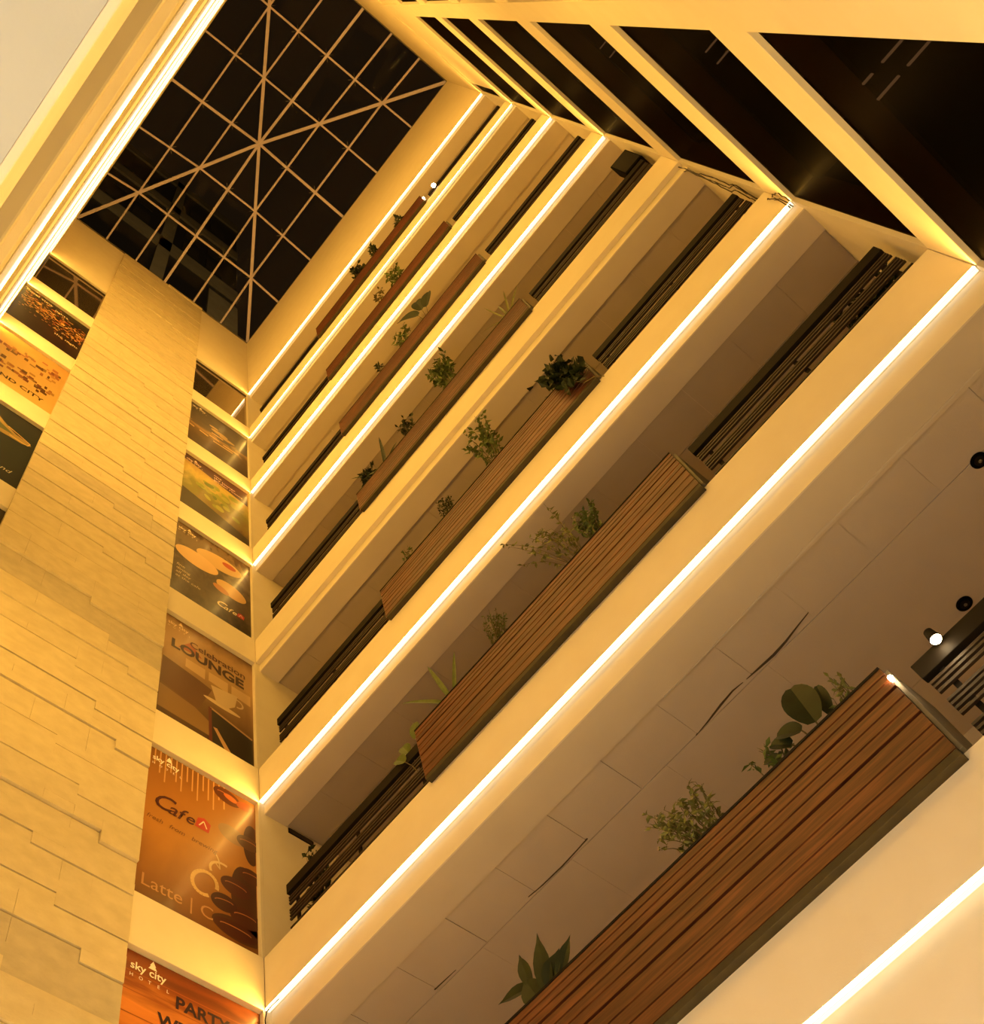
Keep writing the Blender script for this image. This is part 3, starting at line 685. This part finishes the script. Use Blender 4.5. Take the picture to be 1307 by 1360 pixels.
# --- left column
def lposter(name,k,label,mat): return poster(name,k,label,mat,-D+.02,-4.15)
ly=-D+.02
def LU(u): return Y0+1.49*u-ly          # measured coordinate to sheet coordinate
r=lposter('night_city_poster',5,'dark night city poster with glittering orange lights, left of the stone',sheet_mat('night',[(0,(.012,.003,.004)),(.3,(.035,.008,.005)),(.62,(.018,.008,.005)),(1,(.010,.007,.006))],'Z',4,.3))
z0=TV[5]
for i in range(260):
    u=random.random()**.9*1.5; zz=24.35-.22*u+random.gauss(0,.20)
    c=random.choice([(.9,.45,.12),(.75,.28,.06),(.95,.65,.3),(.45,.08,.03),(.6,.3,.1)])
    a=random.uniform(.012,.05); shape(r,'city_light',[(u,zz),(u+a*2.2,zz+.2*a),(u+a*2,zz+a*.8),(u,zz+a*.7)],c,.0135+.001*random.random(),z0) if i<95 else None
b=MB()
for i in range(400):
    u=random.uniform(.02,1.48); zz=24.25-.25*u+random.gauss(0,.28); a=random.uniform(.008,.03)
    if 22.6<zz<25.1: b.poly([(.0136,u,zz-z0),(.0136,u+2*a,zz-z0),(.0136,u+2*a,zz+a-z0),(.0136,u,zz+a-z0)],i%3)
b.build('small_city_lights',[ink((.75,.35,.10)),ink((.5,.14,.05)),ink((.9,.6,.25))],r)['kind']='stuff'
for i,(u,zz,tx) in enumerate(((.12,25.0,'sky city'),(.75,24.62,'lights'),(.95,23.25,'the night'),(.05,24.75,'hotel view'))): text_obj('lettering',tx,r,u,zz-z0,.15,(.85,.72,.5),0)
r=lposter('old_city_poster',4,'sepia old city poster with black capital lettering, left of the stone',sheet_mat('parch',[(0,(.72,.48,.17)),(.4,(.7,.46,.16)),(.7,(.62,.38,.13)),(1,(.52,.29,.09))],'Z',5,.3))
z0=TV[4]
for i in range(90):
    row=i%2; zz=(20.95 if row else 20.05)+random.gauss(0,.13); u=random.random()*1.38
    a=random.uniform(.04,.13); h=random.uniform(.05,.16)
    shape(r,'building_print',[(u,zz),(u+a,zz),(u+a,zz+h),(u,zz+h)],random.choice([(.22,.06,.03),(.13,.05,.02),(.36,.13,.05),(.45,.22,.06),(.28,.16,.05)]),.0134+.0012*random.random(),z0)
text_obj('lettering','ISLAND CITY',r,LU(-1.90),19.50-z0,.21,(.05,.02,.012),0,bold=.004,align='RIGHT')
r=lposter('sea_poster',3,'dark blue-green sea poster with a golden fish-like shape, left of the stone',sheet_mat('sea',[(0,(.014,.018,.024)),(.5,(.014,.024,.032)),(1,(.012,.016,.024))],'Z',3,.4))
z0=TV[3]
shape(r,'golden_shape',[(LU(-2.75),18.15),(LU(-2.35),18.1),(LU(-2.15),17.8),(LU(-2.0),17.62),(LU(-1.84),17.60),(LU(-1.80),17.52),(LU(-1.9),17.42),(LU(-2.05),17.40),(LU(-2.25),17.35),(LU(-2.75),17.0)],(.36,.25,.10),.0135,z0)
shape(r,'shoal',[(LU(-2.6),17.95),(LU(-2.2),17.72),(LU(-2.0),17.55),(LU(-2.2),17.5),(LU(-2.6),17.3)],(.10,.12,.06),.0142,z0)
curve_strip(r,'golden_edge',[(LU(-2.1),17.74),(LU(-1.95),17.66),(LU(-1.82),17.58),(LU(-1.84),17.47),(LU(-2.05),17.47)],.02,(.75,.5,.2),.0145,z0)
text_obj('lettering','island',r,LU(-1.88),16.20-z0,.17,(.75,.68,.5),0,shear=.3,align='RIGHT')
r=lposter('dark_poster',2,'almost black poster at the left edge, just below the blue-green one',sheet_mat('dark',[(0,(.03,.02,.02)),(1,(.04,.025,.02))],'Z',3,.4))
lposter('dark_poster',1,'black poster cut off by the left edge of the photo',sheet_mat('dark2',[(0,(.03,.02,.02)),(1,(.04,.025,.02))],'Z',3,.4))

# sagging board joints and the pale filler bead on the lowest balcony ceiling
def ribbon(pts,ws,z,m,th):
    b=MB()
    for i in range(len(pts)-1):
        (x0,y0),(x1,y1)=pts[i],pts[i+1]; a,c=ws[i],ws[i+1]
        b.hexa([(x0,y0-a/2,z-th),(x1,y1-c/2,z-th),(x1,y1+c/2,z-th),(x0,y0+a/2,z-th),(x0,y0-a/2,z+.02),(x1,y1-c/2,z+.02),(x1,y1+c/2,z+.02),(x0,y0+a/2,z+.02)])
    ti[0]+=1
    return struct(b.build('trim_%d'%ti[0],m))
zj=LV[1]-LIP[1]+.026
GAPM=flat('open_joint_shadow_gap',(.10,.075,.05),.95,.05)
FILL=noisy('joint_filler',(.70,.62,.52),(.74,.66,.55),8,.9)
ribbon([(4.86,.478),(5.56,.468),(6.33,.447),(6.66,.432),(7.01,.437),(7.22,.432),(7.53,.42),(7.98,.428),(8.37,.425)],[.004,.012,.018,.022,.018,.022,.016,.018,.010],LV[1]-LIP[1]+.001,FILL,.004)
ribbon([(4.75,1.0),(4.9,.985),(5.1,.955),(5.25,.94),(5.36,.952)],[.002,.012,.02,.012,.003],zj,GAPM,.001)
ribbon([(5.40,.955),(5.54,.965),(5.7,.975),(5.85,.965),(6.0,.94),(6.15,.92)],[.003,.018,.024,.018,.010,.002],zj,GAPM,.001)
ribbon([(1.30,.96),(1.45,.965),(1.6,.97)],[.012,.009,.003],zj,GAPM,.001)
ribbon([(2.62,.965),(2.8,.98),(3.05,.985),(3.25,.975),(3.41,.965)],[.003,.010,.012,.008,.010],zj,GAPM,.001)
for k,z,x in ((0,5.86,6.345),(6,25.80,6.36)):  # glowing bead imitates the spot lamp's glint on the planter end edge
    sc=.9 if k==0 else 1.1
    b=MB(); b.lathe([(.004*sc,-.006),(.030*sc,-.004),(.036*sc,.012),(.02*sc,.016)],(0,0,0),n=16)
    o=b.build('end_glint',LAMPM,smooth=True,loc=(x+.012,PF-.008,z-.02)); o.scale=(.5,.7,1.7)
    tag(o,'tiny glowing glint on the right end edge of the %s planter'%('lowest' if k==0 else 'topmost'),'lamp')

# ---------------------------------------------------------------- small items
# wall vent
v=empty('wall_vent',(0,.59,LV[2]-.17),'small dark rectangular vent high on the corridor side wall, below the third beam','vent')
b=MB(); b.box(0,.012,-.19,.19,-.09,-.005); b.build('frame',DARKMET,v,bevel=.002)
b=MB()
for i in range(4): b.box(.012,.018,-.17,.17,-.082+i*.02,-.07+i*.02)
b.build('slat',BARMET,v)
# dark box on the right of the fourth floor
v=empty('speaker_box',(8.705,.11,TV[3]+.877),'square black box standing on the right end of the railing beside the unlit fourth beam','speaker')
b=MB(); b.box(-.16,.16,-.05,.16,0,.78); b.build('cabinet',BLACK,v,bevel=.01)
b=MB(); b.box(-.14,.14,-.058,-.051,.04,.74); b.build('grille',DARKMET,v)
# recessed lamps, off
for (x,y,l) in ((7.89,1.03,'round dark recessed ceiling lamp, upper one at the right edge of the photo'),(7.0,1.95,'round dark recessed ceiling lamp, lower one at the right edge by the railing')):
    zc=LV[1]-LIP[1]+.02
    v=empty('recessed_lamp',(x,y,zc),l,'lamp','unlit recessed ceiling lamps')
    b=MB(); b.lathe([(.045,-.004),(.062,-.012),(.07,-.006),(.07,.004)],(0,0,0)); b.build('ring',BLACK,v,smooth=True)
    b=MB(); b.lathe([(.044,-.008),(.03,-.010),(.008,-.013)],(0,0,0)); b.build('reflector',DARKMET,v,smooth=True)
    b=MB(); b.lathe([(.016,-.022),(.014,-.016)],(0,0,0)); b.build('bulb',GREYMET,v,smooth=True)
# little lit spot lamps clamped beside two planters
for k,z,l in ((0,5.96,'small bright spot lamp beside the right end of the lowest planter'),(6,26.36,'small bright spot lamp beside the right end of the topmost planter')):
    v=empty('spot_lamp',(6.70,.02,z),l,'lamp','lit spot lamps at the planter ends')
    b=MB(); sc=1.0 if k==0 else 1.3
    prof=[(.012,.10),(.03,.09),(.038,.02),(.042,0)]
    b.lathe([(r_*sc,h*sc) for r_,h in prof],(0,0,0)); b.build('housing',DARKMET,v,smooth=True)
    b=MB(); b.lathe([(.004*sc,-.016*sc),(.030*sc,-.012*sc),(.036*sc,.0)],(0,0,0)); b.build('lens',LAMPM,v,smooth=True)
    b=MB(); b.tube([(0,0,.08*sc),(0,.04,.09*sc),(0,.085,.06*sc-.03)],.008,6); b.build('arm',DARKMET,v)
    lt=bpy.data.lights.new('spot_lamp_glow','POINT'); lt.energy=1.2 if k==0 else 5; lt.color=(1,.72,.4); lt.shadow_soft_size=.03
    lo=bpy.data.objects.new('spot_lamp_glow',lt); COL.objects.link(lo); lo.parent=v; lo.location=(-.12,-.12,-.09*sc)
# tangled cable in the right corner
cb=MB()
path=[(0.03,15.7),(.07,15.1),(.03,14.5),(.05,13.9),(.10,13.5),(.02,13.2),(.12,12.9),(.18,12.65),(.06,12.35),(-.04,12.1),(-.12,11.85),(-.08,11.66),(-.02,11.62)]
for s_ in range(3):
    pts=[]
    for i in range(len(path)-1):
        for j in range(4):
            t=j/4; y=path[i][0]*(1-t)+path[i+1][0]*t; z=path[i][1]*(1-t)+path[i+1][1]*t
            pts.append((W-.025-.02*s_,y+.035*math.sin(3.1*z+2*s_)+.01*random.gauss(0,1),z+.02*random.gauss(0,1)))
    cb.tube(pts,.007,5)
tag(cb.build('loose_cable',BARMET),'tangled thin cables hanging down the right corner between two floors','cable')
cb=MB(); cb.tube([(.02,-.03,LV[1]-.28),(.03,-.05,LV[1]-.15),(.05,-.045,LV[1]-.06),(.12,-.04,LV[1]-.035),(.22,-.03,LV[1]-.03)],.006,5)
tag(cb.build('loose_cable',DARKMET),'short dark wire end at the lower left corner of the strip light','cable')

# ---------------------------------------------------------------- added lobby fill lights (unseen fixtures in the lobby ceiling, light reaches the void by bouncing off the pale floor)
WARM=(1,.73,.21)
def downlight(x,y,z,power,color):
    v=empty('lobby_fill_lamp',(x,y,z),'added fill lamp built as a round lobby ceiling downlight, unseen below the view','lamp','added lobby fill lamps')
    b=MB(); b.lathe([(.12,0),(.14,-.01),(.14,.0),(.13,.01)],(0,0,0),n=24); b.build('ring',GREYMET,v)
    lt=bpy.data.lights.new('downlight','AREA'); lt.shape='DISK'; lt.size=.22; lt.energy=power; lt.color=color
    lo=bpy.data.objects.new('downlight',lt); COL.objects.link(lo); lo.parent=v; lo.location=(0,0,-.03)
for x in (1.6,4.5,7.4):
    downlight(x,.9,LV[0]-LIP[0]-.02,420,WARM)
    downlight(x,-D-2.2,LV[0]-.01,150,(.80,.88,1.0)); downlight(x,-D-6,LV[0]-.01,130,(.80,.88,1.0))
# added unseen lamp, gives the stand-in tower a faint warm glow
lt=bpy.data.lights.new('tower_fill','AREA'); lt.size=4; lt.energy=1500; lt.color=(1,.68,.30)
lo=bpy.data.objects.new('tower_fill',lt); COL.objects.link(lo); lo.location=(14,-2,42); lo.rotation_euler=(Vector((14,-2,42))-Vector((-4,-2,62))).to_track_quat('Z','Y').to_euler()

w=bpy.data.worlds.new('night_sky'); scn.world=w; w.use_nodes=True
w.node_tree.nodes['Background'].inputs[0].default_value=(.020,.0105,.004,1); w.node_tree.nodes['Background'].inputs[1].default_value=.8

# ---------------------------------------------------------------- camera
cam=bpy.data.cameras.new('camera'); co=bpy.data.objects.new('camera',cam); COL.objects.link(co)
rr_,dd_,ff_=[Vector(v) for v in CAM_R]
M=Matrix.Identity(4)
for i in range(3):
    M[i][0]=rr_[i]; M[i][1]=-dd_[i]; M[i][2]=-ff_[i]; M[i][3]=CAM_LOC[i]
co.matrix_world=M
cam.sensor_fit='VERTICAL'; cam.sensor_height=24; cam.lens=CAM_F/1360*24
cam.shift_x=(653.5-CAM_PP[0])/1360; cam.shift_y=(CAM_PP[1]-680)/1360
cam.clip_start=.02; cam.clip_end=500
scn.camera=co
scn.view_settings.view_transform='Standard'; scn.view_settings.look='None'; scn.view_settings.gamma=1; scn.view_settings.exposure=0
scn.view_settings.use_curve_mapping=False
